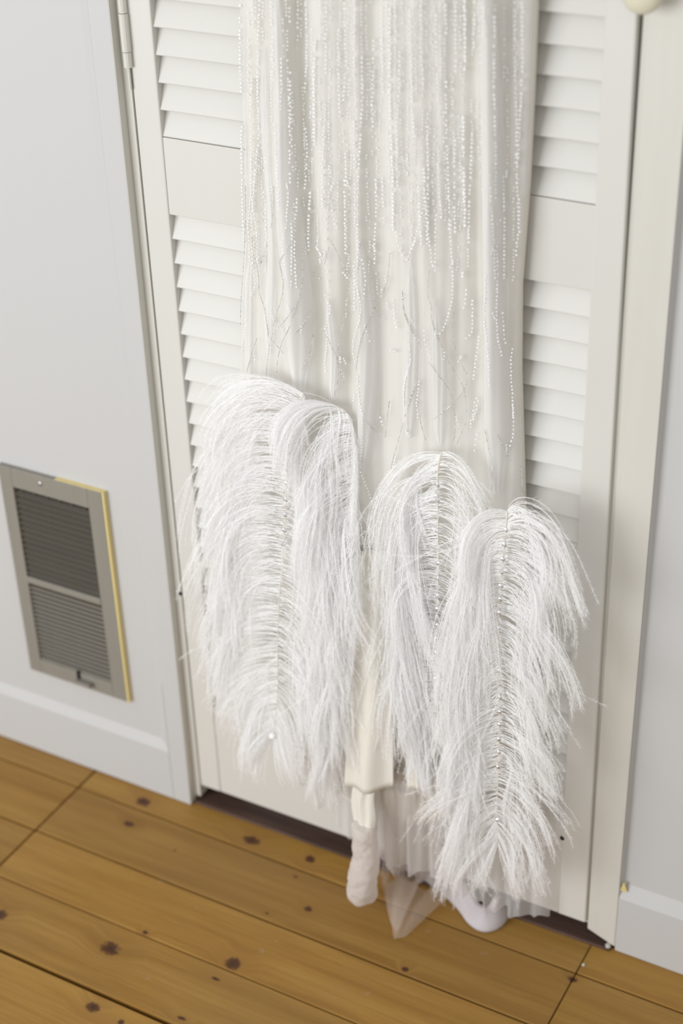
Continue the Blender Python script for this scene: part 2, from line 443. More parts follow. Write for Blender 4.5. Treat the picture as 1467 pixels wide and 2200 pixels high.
for i, z in enumerate(zs):
    o = bpy.data.objects.new('slat', sm); C.objects.link(o)
    o.location = (SL - 0.002, 0.002 + random.uniform(-0.0004, 0.0004), z)
    o.rotation_euler = (random.uniform(-0.012, 0.012), random.uniform(-0.0012, 0.0012), 0)
    keep_parent(o, door)
# hinge with knuckles on the left edge of the door
hx, hy = -1.1172, -0.0035
hinge = dpart(MB().tube([(hx, hy, 1.100), (hx, hy, 1.290)], 0.0016, 8), 'hinge', MAT['frame'])
for za, zb, rr in [(1.126, 1.1435, 0.0052), (1.1442, 1.1875, 0.0056), (1.1882, 1.225, 0.0052), (1.2257, 1.262, 0.0056)]:
    MB().tube([(hx, hy, za), (hx, hy, zb)], rr, 12).build('knuckle', MAT['frame'], None, smooth=False)
    k = bpy.data.objects[-1] if False else C.objects[-1]
    k.parent = hinge; k.matrix_parent_inverse = hinge.matrix_parent_inverse.copy() @ Matrix.Identity(4)
    k.matrix_parent_inverse = Matrix.Translation(Vector((0, 0, 0)))
p = at(1208, 1800, 0.001)
nl = dpart(MB().lathe([(0.0032, -0.001), (0.0032, 0.0014), (0.002, 0.002)], p, n=10), 'nail_head', MAT['black'])
kc = at(1388, -22, -0.012)
kn = MB().lathe([(0.012, -0.008), (0.010, 0.004), (0.0095, 0.010), (0.016, 0.016), (0.0205, 0.022), (0.0205, 0.028), (0.016, 0.034), (0.006, 0.0365)], (kc[0], 0.004, kc[2]), n=24)
knob = dpart(kn, 'knob', MAT['knob'], smooth=True)
bp = MB().box(kc[0] - 0.030, kc[0] + 0.004, -0.004, 0.002, kc[2] - 0.006, kc[2] + 0.03)
dpart(bp, 'catch_plate', MAT['steel'], bevel=0.001)

# ------------------------------------------------------------------ wall vent
VX0, VX1, VZ0, VZ1 = -1.4080, -1.2265, 0.1655, 0.5290
vy0 = -0.0060          # recessed panel face
vent = tag(empty('wall_vent', ((VX0 + VX1) / 2, vy0, VZ0)), 'grey beige metal air vent with louvre slats on the white wall', 'vent')
def vpart(mb, name, mat, **kw):
    return keep_parent(mb.build(name, mat, None, **kw), vent)
vf = vy0 - 0.0085
ox0, ox1 = VX0 + 0.0225, VX1 - 0.0255
uz1, uz0, lz1, lz0 = 0.4975, 0.3445, 0.3335, 0.1915
fr = MB()
fr.box(VX0, ox0, vf, vy0, VZ0, VZ1); fr.box(ox1, VX1, vf, vy0, VZ0, VZ1)
fr.box(ox0, ox1, vf, vy0, uz1, VZ1); fr.box(ox0, ox1, vf, vy0, VZ0, lz0)
vpart(fr, 'frame', MAT['vent'], bevel=0.0008)
vpart(MB().box(ox0, ox1, vf - 0.001, vy0, lz1, uz0), 'middle_bar', MAT['vent'], bevel=0.001)
vpart(MB().box(VX1, VX1 + 0.0030, vf + 0.0005, vy0, VZ0 - 0.001, VZ1 + 0.001), 'yellow_paint_edge', MAT['yellow'])
vpart(MB().box(VX0 + 0.10, VX1, vf + 0.0015, vy0, VZ1, VZ1 + 0.0009), 'yellow_paint_edge', MAT['yellow'])
vpart(MB().box(ox0, ox1, vy0 - 0.0012, vy0 - 0.0002, uz0, uz1), 'duct_shade_plate', MAT['black'])  # black plate put in for the shade inside the open duct
vpart(MB().box(ox0, ox1, vy0 - 0.0014, vy0 - 0.0002, lz0, lz1), 'damper_flap', MAT['vent_dark'])  # flap coloured dark to paint the shade in the gaps between the slats
def vent_slat(z, h, mat, y0, y1):
    mb = MB(); xa, xb = ox0, ox1
    mb.hexa([(xa, y0, z), (xb, y0, z), (xb, y0, z + 0.0011), (xa, y0, z + 0.0011)], [(xa, y1, z + h), (xb, y1, z + h), (xb, y1, z + h + 0.0011), (xa, y1, z + h + 0.0011)])
    vpart(mb, 'louvre_slat', mat)
nu = 15
for i in range(nu): vent_slat(uz0 + 0.004 + (uz1 - uz0 - 0.008) * i / nu, 0.0052, MAT['vent_dark'], vf + 0.0012, vy0 - 0.0016)
nl_ = 17
for i in range(nl_): vent_slat(lz0 + 0.001 + (lz1 - lz0 - 0.004) * i / nl_, 0.0012, MAT['vent'], vf + 0.0020, vy0 - 0.0040)
for i in range(6):
    x = ox0 + (ox1 - ox0) * (i + 0.5) / 6
    vpart(MB().box(x - 0.0012, x + 0.0012, vy0 - 0.0035, vy0 - 0.0012, uz0, uz1), 'rear_fin', MAT['vent_dark'])
vpart(MB().lathe([(0.0036, 0.0), (0.0036, 0.0012), (0.002, 0.0020)], (-1.334, vf, 0.5165), n=12), 'screw', MAT['steel'])
lv = vpart(MB().box(-1.3155, -1.2870, vf - 0.0105, vf - 0.001, 0.1755, 0.1815), 'lever', MAT['vent'], bevel=0.0012)
vpart(MB().box(-1.3145, -1.3105, vf - 0.0030, vf + 0.001, 0.1790, 0.1945), 'lever_slot', MAT['black'])

# ------------------------------------------------------------------ the dress
dress = tag(empty('beaded_dress', (-0.79, -0.03, 0.0)), 'ivory beaded dress with white ostrich feathers hanging on the louvred door', 'dress')
def dlink(name, mesh, mat, kind=None, smooth=False, parent=None):
    o = link(name, mesh, mat, None, kind, smooth)
    if parent is None: return keep_parent(o, dress)
    o.parent = parent
    o.matrix_parent_inverse = Matrix.Identity(4)
    return o
def edge_tab(pts, Y=-0.02):
    t = [(float(at(x, y, Y)[2]), float(at(x, y, Y)[0])) for x, y in pts]
    return sorted(t)
XL = edge_tab([(511, 0), (518, 250), (522, 480), (516, 650), (513, 800), (530, 900), (575, 1050), (600, 1300), (610, 1500), (620, 1700)])
XR = edge_tab([(1147, 0), (1139, 200), (1130, 400), (1113, 620), (1112, 800), (1116, 930), (1120, 1060), (1128, 1300), (1150, 1600), (1180, 1930)])
XL.append((1.62, XL[-1][1] + 0.05)); XR.append((1.62, XR[-1][1] - 0.05))
HEM = [(0.0, 0.20), (0.22, 0.17), (0.33, 0.15), (0.5, 0.15), (0.62, 0.17), (0.75, 0.24), (1.0, 0.28)]
# folds: track in photo px, amplitude towards the room (m), half-width (m)
FOLDS_PX = [([(545, -200), (552, 0), (556, 300), (560, 560)], -0.006, 0.011), ([(590, -200), (605, 150), (612, 500), (634, 620), (640, 850)], 0.007, 0.014),
            ([(632, -200), (640, 120), (655, 420), (676, 620), (690, 870)], -0.012, 0.010), ([(690, -200), (700, 200), (715, 600), (730, 860)], 0.004, 0.012),
            ([(760, 300), (748, 700), (750, 900)], -0.007, 0.008), ([(765, -200), (770, 300), (782, 560), (790, 800), (785, 1000)], 0.008, 0.013),
            ([(815, 300), (825, 700), (826, 1100)], -0.003, 0.010), ([(850, -200), (860, 300), (880, 700), (880, 950)], 0.003, 0.020),
            ([(905, 300), (930, 700), (940, 960)], 0.003, 0.008), ([(970, 300), (975, 600), (985, 900)], -0.004, 0.010),
            ([(1005, -200), (1008, 300), (1010, 620), (1015, 900)], -0.010, 0.011), ([(1045, -200), (1050, 250), (1058, 700), (1060, 1000)], 0.009, 0.014),
            ([(1090, -200), (1092, 300), (1090, 700)], -0.008, 0.010)]
FOLDS = []
for tr_, a_, w_ in FOLDS_PX:
    tb = sorted([(float(at(x, y, -0.045)[2]), float(at(x, y, -0.045)[0])) for x, y in tr_])
    FOLDS.append((np.array([q[0] for q in tb]), np.array([q[1] for q in tb]), a_, w_))
def y_front(x, z, extra=0.0):
    x = np.asarray(x, float); z = np.asarray(z, float)
    l = interp(XL, z); r = interp(XR, z)
    u = np.clip((x - l) / (r - l), 0, 1)
    y = -0.010 - 0.034 * np.clip(1 - np.abs(2 * u - 1) ** 3.2, 0, 1) ** 0.6
    fade = np.clip(np.minimum(u, 1 - u) / 0.08, 0, 1)
    f = np.zeros_like(y)
    for tz, tx, a_, w_ in FOLDS:
        c = np.interp(z, tz, tx)
        lo = np.clip((z - tz[0] + 0.10) / 0.20, 0, 1)
        f += 1.5 * a_ * np.exp(-((x - c) / w_) ** 2) * lo
    f += 0.0005 * np.sin(x * 420 + 2.0 * np.sin(z * 3.1)) + 0.0005 * np.sin(x * 260 + 1.3 * np.sin(z * 5.0 + 1))
    low = np.clip((0.55 - z) / 0.35, 0, 1)
    f += low * (0.007 * np.sin(x * 170 + 1.5 * np.sin(z * 4)) + 0.003 * np.sin(x * 390))
    return y - f * fade - extra
HEM_OVER = [(0.0, 0.160), (0.12, 0.140), (0.22, 0.115), (0.33, 0.070), (0.5, 0.066), (0.60, 0.074), (0.72, 0.060), (0.80, 0.046), (1.0, 0.044)]
def skirt_grid(nu_, nv_, ztop, hem_tab, extra, u0=0.0, u1=1.0):
    U = np.linspace(u0, u1, nu_)[:, None] * np.ones((1, nv_))
    hem = interp(hem_tab, U[:, 0])
    hem = hem + 0.004 * np.sin(np.arange(nu_) * 0.35)
    Vv = np.linspace(0, 1, nv_)[None, :]
    Zz = ztop + (hem[:, None] - ztop) * Vv
    X = interp(XL, Zz) + (interp(XR, Zz) - interp(XL, Zz)) * U
    Y = y_front(X, Zz, extra)
    return np.stack([X, Y, Zz], 2)
def grid_faces(nu_, nv_, base=0):
    i, j = np.meshgrid(np.arange(nu_ - 1), np.arange(nv_ - 1), indexing='ij')
    a = (i * nv_ + j).ravel() + base
    return np.stack([a, a + 1, a + nv_ + 1, a + nv_], 1)
nu_, nv_ = 240, 90
G = skirt_grid(nu_, nv_, 1.60, HEM, 0.0)
back_ = G.copy(); back_[:, :, 1] = -0.006 + 0 * back_[:, :, 1]
Vt = np.vstack([G.reshape(-1, 3), back_.reshape(-1, 3)])
F = grid_faces(nu_, nv_); F2 = grid_faces(nu_, nv_, nu_ * nv_)[:, ::-1]
jj = np.arange(nv_ - 1); nb = nu_ * nv_
s1 = np.stack([jj + nb, jj + nb + 1, jj + 1, jj], 1); e = (nu_ - 1) * nv_
s2 = np.stack([jj + e, jj + e + 1, jj + e + nb + 1, jj + e + nb], 1)
ii = np.arange(nu_ - 1)
s3 = np.stack([ii * nv_, (ii + 1) * nv_, (ii + 1) * nv_ + nb, ii * nv_ + nb], 1)
sk = dlink('skirt_lining', mesh_np('skirt_lining', Vt, np.vstack([F, F2, s1, s2, s3])), MAT['satin'], smooth=True)
tag(sk, 'ivory satin skirt lining')
G2 = skirt_grid(300, 100, 1.60, HEM_OVER, 0.004)
G2[:, :, 1] -= 0.0009 * (1 + np.sin(G2[:, :, 0] * 480 + 3 * np.sin(G2[:, :, 2] * 2.3)) * np.sin(G2[:, :, 0] * 130 + G2[:, :, 2] * 4))
ov = dlink('tulle_overlay', mesh_np('tulle_overlay', G2.reshape(-1, 3), grid_faces(300, 100)), MAT['tulle'], smooth=True)
tag(ov, 'sheer white tulle overlay')
def on_skirt(px, py, lift=0.006):
    Y = -0.045
    for _ in range(5):
        p = at(px, py, Y); Y = float(y_front(p[0], p[2])) - lift
    return at(px, py, Y)
# ---- bead strands
def octa(r):
    t = (1 + 5 ** 0.5) / 2
    v = np.array([(-1, t, 0), (1, t, 0), (-1, -t, 0), (1, -t, 0), (0, -1, t), (0, 1, t), (0, -1, -t), (0, 1, -t), (t, 0, -1), (t, 0, 1), (-t, 0, -1), (-t, 0, 1)], float)
    v /= np.linalg.norm(v[0])
    f = np.array([(0, 11, 5), (0, 5, 1), (0, 1, 7), (0, 7, 10), (0, 10, 11), (1, 5, 9), (5, 11, 4), (11, 10, 2), (10, 7, 6), (7, 1, 8), (3, 9, 4), (3, 4, 2), (3, 2, 6), (3, 6, 8), (3, 8, 9), (4, 9, 5), (2, 4, 11), (6, 2, 10), (8, 6, 7), (9, 8, 1)])
    return v * r, f
ICO_V, ICO_F = octa(1.0)
def bead_strand(px_pts, r=0.0015, pitch=0.0042, name='bead_strand', lift=0.0090, skip=0.0):
    W = np.array([on_skirt(x, y, lift) for x, y in smooth_path(px_pts, max(6, int(len(px_pts) * 5)))])
    L = np.sum(np.linalg.norm(np.diff(W, axis=0), axis=1))
    n = max(3, int(L / pitch)); P = smooth_path(W, n)
    keep = rng.random(n) >= skip
    if skip > 0: keep &= np.sin(np.arange(n) * rng.uniform(0.08, 0.2) + rng.uniform(0, 6.28)) > rng.uniform(-1.0, -0.2)
    P = P[keep]; n = len(P)
    if n < 2: return
    P = P + rng.normal(0, 0.00025, P.shape)
    rad = r * rng.uniform(0.85, 1.15, n)
    rot = rng.uniform(0, 6.28, n); cs, sn = np.cos(rot), np.sin(rot)
    V0 = ICO_V
    vx = V0[None, :, 0] * cs[:, None] - V0[None, :, 2] * sn[:, None]; vz = V0[None, :, 0] * sn[:, None] + V0[None, :, 2] * cs[:, None]
    V = np.stack([vx, np.repeat(V0[None, :, 1], n, 0), vz * 1.12], 2) * rad[:, None, None] + P[:, None, :]
    Fc = (ICO_F[None] + (np.arange(n) * 12)[:, None, None]).reshape(-1, 3)
    dlink(name, mesh_np(name, V.reshape(-1, 3), Fc), MAT['bead'], kind='stuff')
def z1(p): return [(500 + x * .2727, 400 + y * .2727) for x, y in p]
def z2(p): return [(800 + x * .259, 400 + y * .259) for x, y in p]
def z4(p): return [(380 + x * .4226, 740 + y * .4226) for x, y in p]
def z5(p): return [(767 + x * .4772, 800 + y * .4772) for x, y in p]
BEADS = [z2([(530, 240), (525, 500), (520, 700)]), z2([(650, 290), (650, 460), (665, 680), (665, 900), (640, 1030), (590, 1180), (545, 1250)]), z2([(830, 950), (830, 1100), (825, 1210), (780, 1260)]),
         z2([(885, 1250), (860, 1420), (840, 1600)]), z2([(310, 1330), (315, 1460), (285, 1560), (260, 1700), (262, 1800)]), z2([(430, 1200), (440, 1300), (480, 1430)]),
         z2([(1030, 500), (1040, 750), (1030, 1000), (1040, 1250), (1070, 1400)]), z2([(940, 750), (930, 1100), (960, 1400), (970, 1650)]), z2([(410, 220), (350, 460), (290, 610)]),
         z2([(170, 950), (185, 1080), (200, 1170)]), z2([(390, 1620), (370, 1800), (380, 1920)]), z2([(1080, 1050), (1095, 1250), (1105, 1300)]), z2([(780, 860), (770, 960), (760, 1010)]),
         z2([(1160, 1350), (1150, 1500), (1170, 1900)]), z2([(870, 1850), (830, 1920), (860, 1760)]),
         z1([(150, 100), (185, 330), (195, 600)]), z1([(240, 50), (260, 180), (265, 400)]), z1([(440, 60), (420, 320), (390, 440), (410, 620), (430, 740)]), z1([(770, 120), (800, 260), (820, 330)]),
         z1([(730, 860), (770, 980), (730, 1120), (745, 1200), (730, 1350), (730, 1450)]), z1([(1000, 440), (980, 620), (965, 740), (985, 830), (1010, 950), (1000, 1060), (960, 1180), (945, 1290), (960, 1380)]),
         z1([(1020, 580), (1045, 740), (1030, 880)]), z1([(1390, 1250), (1400, 1370), (1370, 1480), (1350, 1600), (1350, 1720)]), z1([(985, 1500), (990, 1650), (1020, 1800)]),
         z1([(130, 550), (180, 740), (150, 860)]), z1([(1040, 1100), (1080, 1220)]), z1([(660, 480), (710, 570)]), z1([(1290, 360), (1300, 460), (1340, 540)]), z1([(1440, 430), (1400, 520), (1370, 580)]),
         z1([(80, 860), (110, 1000), (70, 1300)]), z1([(1275, 1040), (1295, 1110)]), z1([(120, 300), (130, 450), (135, 560)]), z1([(1250, 1290), (1280, 1300)]), z1([(870, 680), (900, 720)]),
         z4([(940, 330), (945, 480), (930, 600)]), z4([(935, 650), (970, 740), (1000, 830)]), z4([(1110, 570), (1090, 690)]),
         z5([(545, 130), (525, 210)]), z5([(540, 280), (530, 350)]), z5([(700, 150), (705, 260), (690, 330)])]
for q in BEADS: bead_strand(q, 0.0014, 0.0042)
# dense upper fall of strands
xs = np.linspace(520, 1128, 92)
for i, x0 in enumerate(xs):
    x0 = x0 + rng.normal(0, 3)
    yend = rng.uniform(330, 640) + (60 if 700 < x0 < 1000 else 0)
    pts = []; drift = rng.normal(0, 10); wa = rng.uniform(1, 5)
    lean = (x0 - 830) * -0.02
    for k, y in enumerate(np.linspace(-150, yend, 9)):
        tt = (y + 150) / (yend + 150)
        pts.append((min(1132, max(516, x0 + lean * tt + drift * tt ** 2 + wa * tt * math.sin(k * 1.7 + i))), y))
    bright = i % 3 == 0
    bead_strand(pts, (0.0015 if i % 8 else 0.0019) if bright else 0.0011, 0.0044 if bright else 0.0038, lift=0.0085 if bright else 0.0065, skip=0.10 if bright else 0.35)
# loose little bugle clusters
for i in range(46):
    x, y = rng.uniform(530, 1100), rng.uniform(330, 960)
    a_ = rng.normal(0, 4); bead_strand([(x, y), (x + a_, y + rng.uniform(9, 16))], 0.0013, 0.0036, 'bead_cluster')
# ---- raised white pleats of the overlay
PLEATS = [([(592, -60), (602, 150), (608, 380), (622, 560), (636, 720), (640, 850)], [7, 9, 14, 22, 26, 24]), ([(566, 100), (576, 350), (584, 560), (578, 760)], [8, 12, 12, 14]),
          ([(772, 520), (782, 620), (792, 740), (786, 900), (778, 1010)], [8, 14, 17, 17, 14]), ([(1046, -60), (1050, 200), (1056, 480), (1060, 700), (1062, 900), (1066, 1060)], [9, 12, 18, 18, 20, 22]),
          ([(936, 640), (944, 780), (946, 960)], [6, 12, 10]), ([(880, 560), (884, 720), (878, 940)], [8, 14, 14]), ([(706, 640), (718, 760), (716, 860)], [5, 9, 7]), ([(536, 560), (534, 700), (536, 830)], [10, 14, 14])]
for tr_, wd in PLEATS:
    k = 60; pth = smooth_path(tr_, k); wv = np.interp(np.linspace(0, 1, k), np.linspace(0, 1, len(wd)), wd)
    nn = 15; V = np.zeros((nn, k, 3))
    for j in range(k):
        taper = min(1.0, (j + 1) / 10.0, (k - j) / 8.0)
        c = on_skirt(pth[j, 0], pth[j, 1], 0.0045)
        for i in range(nn):
            a_ = -1 + 2 * i / (nn - 1)
            x = c[0] + a_ * wv[j] * 0.00062 * (0.35 + 0.65 * taper)
            V[i, j] = (x, float(y_front(x, c[2])) - 0.0045 - 0.0055 * taper * (1 - a_ * a_) ** 0.7 - 0.0008 * math.sin(a_ * 9 + j * 0.05), c[2])
    dlink('tulle_pleat', mesh_np('tulle_pleat', V.reshape(-1, 3), grid_faces(nn, k)), MAT['pleat'], smooth=True)
# ---- silver threads
THREADS = [z1(t) for t in [
    [(100, 0), (100, 300), (80, 700), (65, 900), (60, 1100)], [(150, 400), (160, 530), (195, 650), (205, 760), (210, 840), (245, 950), (270, 1100), (280, 1200)],
    [(275, 450), (240, 560), (210, 640)], [(475, 410), (400, 540), (370, 600), (395, 760), (385, 880), (340, 1020), (320, 1100)],
    [(545, 480), (550, 740), (520, 880), (480, 1010), (440, 1120), (380, 1250), (350, 1400), (345, 1480)], [(480, 960), (400, 1070), (310, 1180), (280, 1330), (262, 1490)],
    [(310, 1210), (370, 1285), (400, 1320)], [(610, 990), (570, 1070), (480, 1170)], [(640, 640), (630, 900), (640, 1000), (630, 1200), (600, 1330), (540, 1450)], [(190, 1200), (140, 1350), (95, 1520)],
    [(750, 400), (800, 480), (880, 650), (920, 720), (905, 870), (870, 1080), (840, 1210), (825, 1360)], [(700, 1110), (760, 1230), (820, 1360), (850, 1470), (880, 1560)], [(825, 1360), (830, 1500), (800, 1650)],
    [(1090, 700), (1110, 900), (1100, 1000), (1020, 1170), (990, 1300), (970, 1450)], [(1240, 520), (1215, 750), (1150, 880), (1120, 960), (1190, 1060)], [(760, 480), (720, 620)],
    [(1335, 820), (1350, 1000), (1400, 1120), (1460, 1230)], [(1450, 1540), (1400, 1680), (1360, 1800)], [(1235, 1690), (1215, 1820)], [(325, 0), (320, 200), (300, 330)], [(480, 180), (485, 350), (475, 410)]]]
THREADS += [z2(t) for t in [[(250, 880), (270, 1060), (350, 1220), (410, 1350)], [(470, 700), (460, 900), (490, 1000), (490, 1100), (530, 1230), (620, 1430), (700, 1570), (760, 1690), (780, 1850), (775, 1930)],
    [(680, 1000), (665, 1150), (680, 1320), (740, 1480), (785, 1560)], [(470, 1460), (560, 1590), (630, 1680), (670, 1790), (685, 1930)], [(790, 1600), (760, 1690), (680, 1790), (590, 1870), (500, 1930)], [(370, 1590), (320, 1740), (270, 1910)]]]
THREADS += [z4(t) for t in [[(945, 380), (1000, 430), (1060, 470)], [(1080, 290), (1060, 470)], [(1225, 290), (1240, 400), (1265, 490)], [(1150, 400), (1110, 540), (1085, 640)]]]
THREADS += [z5(t) for t in [[(490, 230), (440, 340), (415, 380)], [(440, 180), (440, 280), (430, 310)], [(575, 260), (605, 420), (605, 530), (580, 640)], [(630, 280), (690, 400)], [(740, 420), (745, 540)]]]
for t in THREADS:
    W = np.array([on_skirt(x, y, 0.0100) for x, y in smooth_path(t, len(t) * 7)])
    L = np.sum(np.linalg.norm(np.diff(W, axis=0), axis=1)); n = max(8, int(L / 0.0011))
    P = smooth_path(W, n)
    rr = 0.00042 * (1 + 0.45 * np.where(np.arange(n) % 2 == 0, 1, -1))
    o = MB().tube(P, list(rr), 5).build('silver_thread', MAT['silver'], None)
    keep_parent(o, dress)

# ---- ostrich feathers
FRONT = np.array([0.15, -1.0, 0.25]); FRONT /= np.linalg.norm(FRONT)
def barbs(spine, side, n, prm, seed, m=22, fan=0.0, wid=0.00055, lift_to=0.020, jit=1.5):
    """n barbs leaving one side of the spine (k,3) that droop under their weight; returns points (n,m,3)"""
    g = np.random.default_rng(seed)
    t = np.sort(np.clip(np.linspace(0, 1, n) ** prm.get('bias', 1.15) + g.normal(0, 0.008, n), 0, 1))
    idx = t * (len(spine) - 1); i0 = np.clip(idx.astype(int), 0, len(spine) - 2); fr_ = (idx - i0)[:, None]
    S = spine[i0] * (1 - fr_) + spine[i0 + 1] * fr_
    ncl = max(3, n // 14)
    cl = np.clip((t * ncl + g.normal(0, 0.55, n)).astype(int), 0, ncl - 1)
    cr = g.normal(0, 1, (ncl, 5))
    L = interp(prm['L'], t) * np.clip(1 + 0.10 * jit * cr[cl, 0] + 0.10 * g.normal(0, 1, n), 0.35, 1.5)
    th = np.radians(interp(prm['th'], t) + 7 * jit * cr[cl, 1] + 5 * g.normal(0, 1, n))
    lam = interp(prm['lam'], t) * np.clip(1 + 0.22 * jit * cr[cl, 2] + 0.12 * g.normal(0, 1, n), 0.3, 2.2)
    stray = g.random(n) < 0.035
    th = np.where(stray, th + np.radians(g.normal(0, 28, n)), th); lam = np.where(stray, lam * g.uniform(1.0, 1.9, n), lam)
    s = np.linspace(0, 1, m)[None, :] * L[:, None]
    dn = (np.radians(interp(prm['dn'], t) if 'dn' in prm else np.full(n, -90.0)) + np.radians(5 * cr[cl, 3] + 4 * g.normal(0, 1, n) + np.where(stray, g.normal(0, 25, n), 0)))[:, None]
    ang = dn + (th[:, None] - dn) * np.exp(-(s / lam[:, None]) ** 1.25)
    q = s / L[:, None]
    ang = ang + 0.10 * q * np.sin(q * g.uniform(4, 11, n)[:, None] + g.uniform(0, 6.28, n)[:, None]) + 0.16 * q * np.sin(q * 5 + cr[cl, 4][:, None] * 3)
    ds = (L / (m - 1))[:, None]
    dx = np.cumsum(np.cos(ang) * ds, 1) - np.cos(ang) * ds; dz = np.cumsum(np.sin(ang) * ds, 1) - np.sin(ang) * ds
    lift = (lift_to * (0.55 + 0.45 * g.random(n)) * (1 + 0.4 * cr[cl, 1]))[:, None] * np.sin(np.clip(q * 2.1, 0, 2.1)) + 0.004 * g.normal(0, 1, n)[:, None] * q
    P = np.empty((n, m, 3))
    P[:, :, 0] = S[:, None, 0] + side * dx; P[:, :, 1] = S[:, None, 1] - lift; P[:, :, 2] = S[:, None, 2] + dz
    # neighbouring barbs cling together in locks towards their ends
    cnt = np.bincount(cl, minlength=ncl)[:, None, None]
    mean = np.zeros((ncl, m, 3)); np.add.at(mean, cl, P); mean = mean / np.maximum(cnt, 1)
    pull = (0.45 * np.clip((q - 0.15) / 0.6, 0, 1) * np.where(stray, 0, g.uniform(0.2, 1.0, n))[:, None])[:, :, None]
    P = P * (1 - pull) + mean[cl] * pull
    P[:, :, 2] = np.maximum(P[:, :, 2], 0.012 + 0.01 * g.random(n)[:, None])
    P[:, :, 1] = np.minimum(P[:, :, 1], -0.018)
    return P
def barb_geometry(P, wid, seed, fluff=0.0042, step=0.0016):
    g = np.random.default_rng(seed); n, m, _ = P.shape
    T = np.gradient(P, axis=1); T /= np.linalg.norm(T, axis=2, keepdims=True) + 1e-9
    fdir = FRONT[None, :] + g.normal(0, 0.35, (n, 3)); fdir /= np.linalg.norm(fdir, axis=1, keepdims=True)
    Sd = np.cross(T, fdir[:, None, :]); Sd /= np.linalg.norm(Sd, axis=2, keepdims=True) + 1e-9
    w = wid * np.linspace(1.0, 0.35, m)[None, :, None] * g.uniform(0.7, 1.3, n)[:, None, None]
    A = P - Sd * w / 2; B = P + Sd * w / 2
    V = np.stack([A, B], 2).reshape(-1, 3)
    base = (np.arange(n) * m * 2)[:, None] + (np.arange(m - 1) * 2)[None, :]
    b_ = base.ravel()
    tri = np.vstack([np.stack([b_, b_ + 1, b_ + 3], 1), np.stack([b_, b_ + 3, b_ + 2], 1)])
    # barbules
    Ls = np.linalg.norm(np.diff(P, axis=1), axis=2).sum(1)
    k = np.maximum(4, (Ls / step).astype(int)); tot = int(k.sum())
    bi = np.repeat(np.arange(n), k)
    q = g.uniform(0.0, 1.0, tot) ** 0.75; q = (0.10 + 0.90 * q) * (m - 1); i0 = np.clip(q.astype(int), 0, m - 2); f = (q - i0)[:, None]
    p = P[bi, i0] * (1 - f) + P[bi, i0 + 1] * f
    tt = T[bi, i0]; sd = Sd[bi, i0]; sg = g.choice([-1, 1], tot)[:, None]
    a_ = g.uniform(0.35, 0.85, tot)[:, None]
    ln = (fluff * g.uniform(0.5, 1.2, tot))[:, None]
    dirv = tt * np.cos(a_) + sd * sg * np.sin(a_) + FRONT[None] * g.normal(0, 0.30, tot)[:, None]
    tip = p + dirv * ln
    v2 = np.stack([p - tt * 0.00017, p + tt * 0.00017, tip], 1).reshape(-1, 3)
    t2 = np.arange(tot * 3).reshape(-1, 3) + len(V)
    return np.vstack([V, v2]), np.vstack([tri, t2])
def gem_mesh(r):
    g = MB(); n = 8
    prof = [(0.45, 0.62), (0.85, 0.42), (1.0, 0.12), (0.95, 0.0)]
    for k, (rr, h) in enumerate(prof):
        for j in range(n):
            w = 2 * math.pi * (j + 0.5 * (k % 2)) / n
            g.v.append((r * rr * math.cos(w), -r * h, r * rr * math.sin(w)))
    for k in range(3):
        for j in range(n):
            j2 = (j + 1) % n
            if k % 2 == 0: g.f += [(k * n + j, (k + 1) * n + j, k * n + j2), (k * n + j2, (k + 1) * n + j, (k + 1) * n + j2)]
            else: g.f += [(k * n + j, (k + 1) * n + j, (k + 1) * n + j2), (k * n + j, (k + 1) * n + j2, k * n + j2)]
    g.f.append(tuple(range(n))); g.f.append(tuple(range(3 * n, 4 * n))[::-1])
    return g.mesh('rhinestone')
GEM = gem_mesh(0.0037); GEM.materials.append(MAT['crystal'])
SEQ = MB().lathe([(0.0034, 0.0), (0.0037, 0.0006), (0.0028, 0.0011)], (0, 0, 0), n=12).mesh('sequin'); SEQ.materials.append(MAT['sequin'])
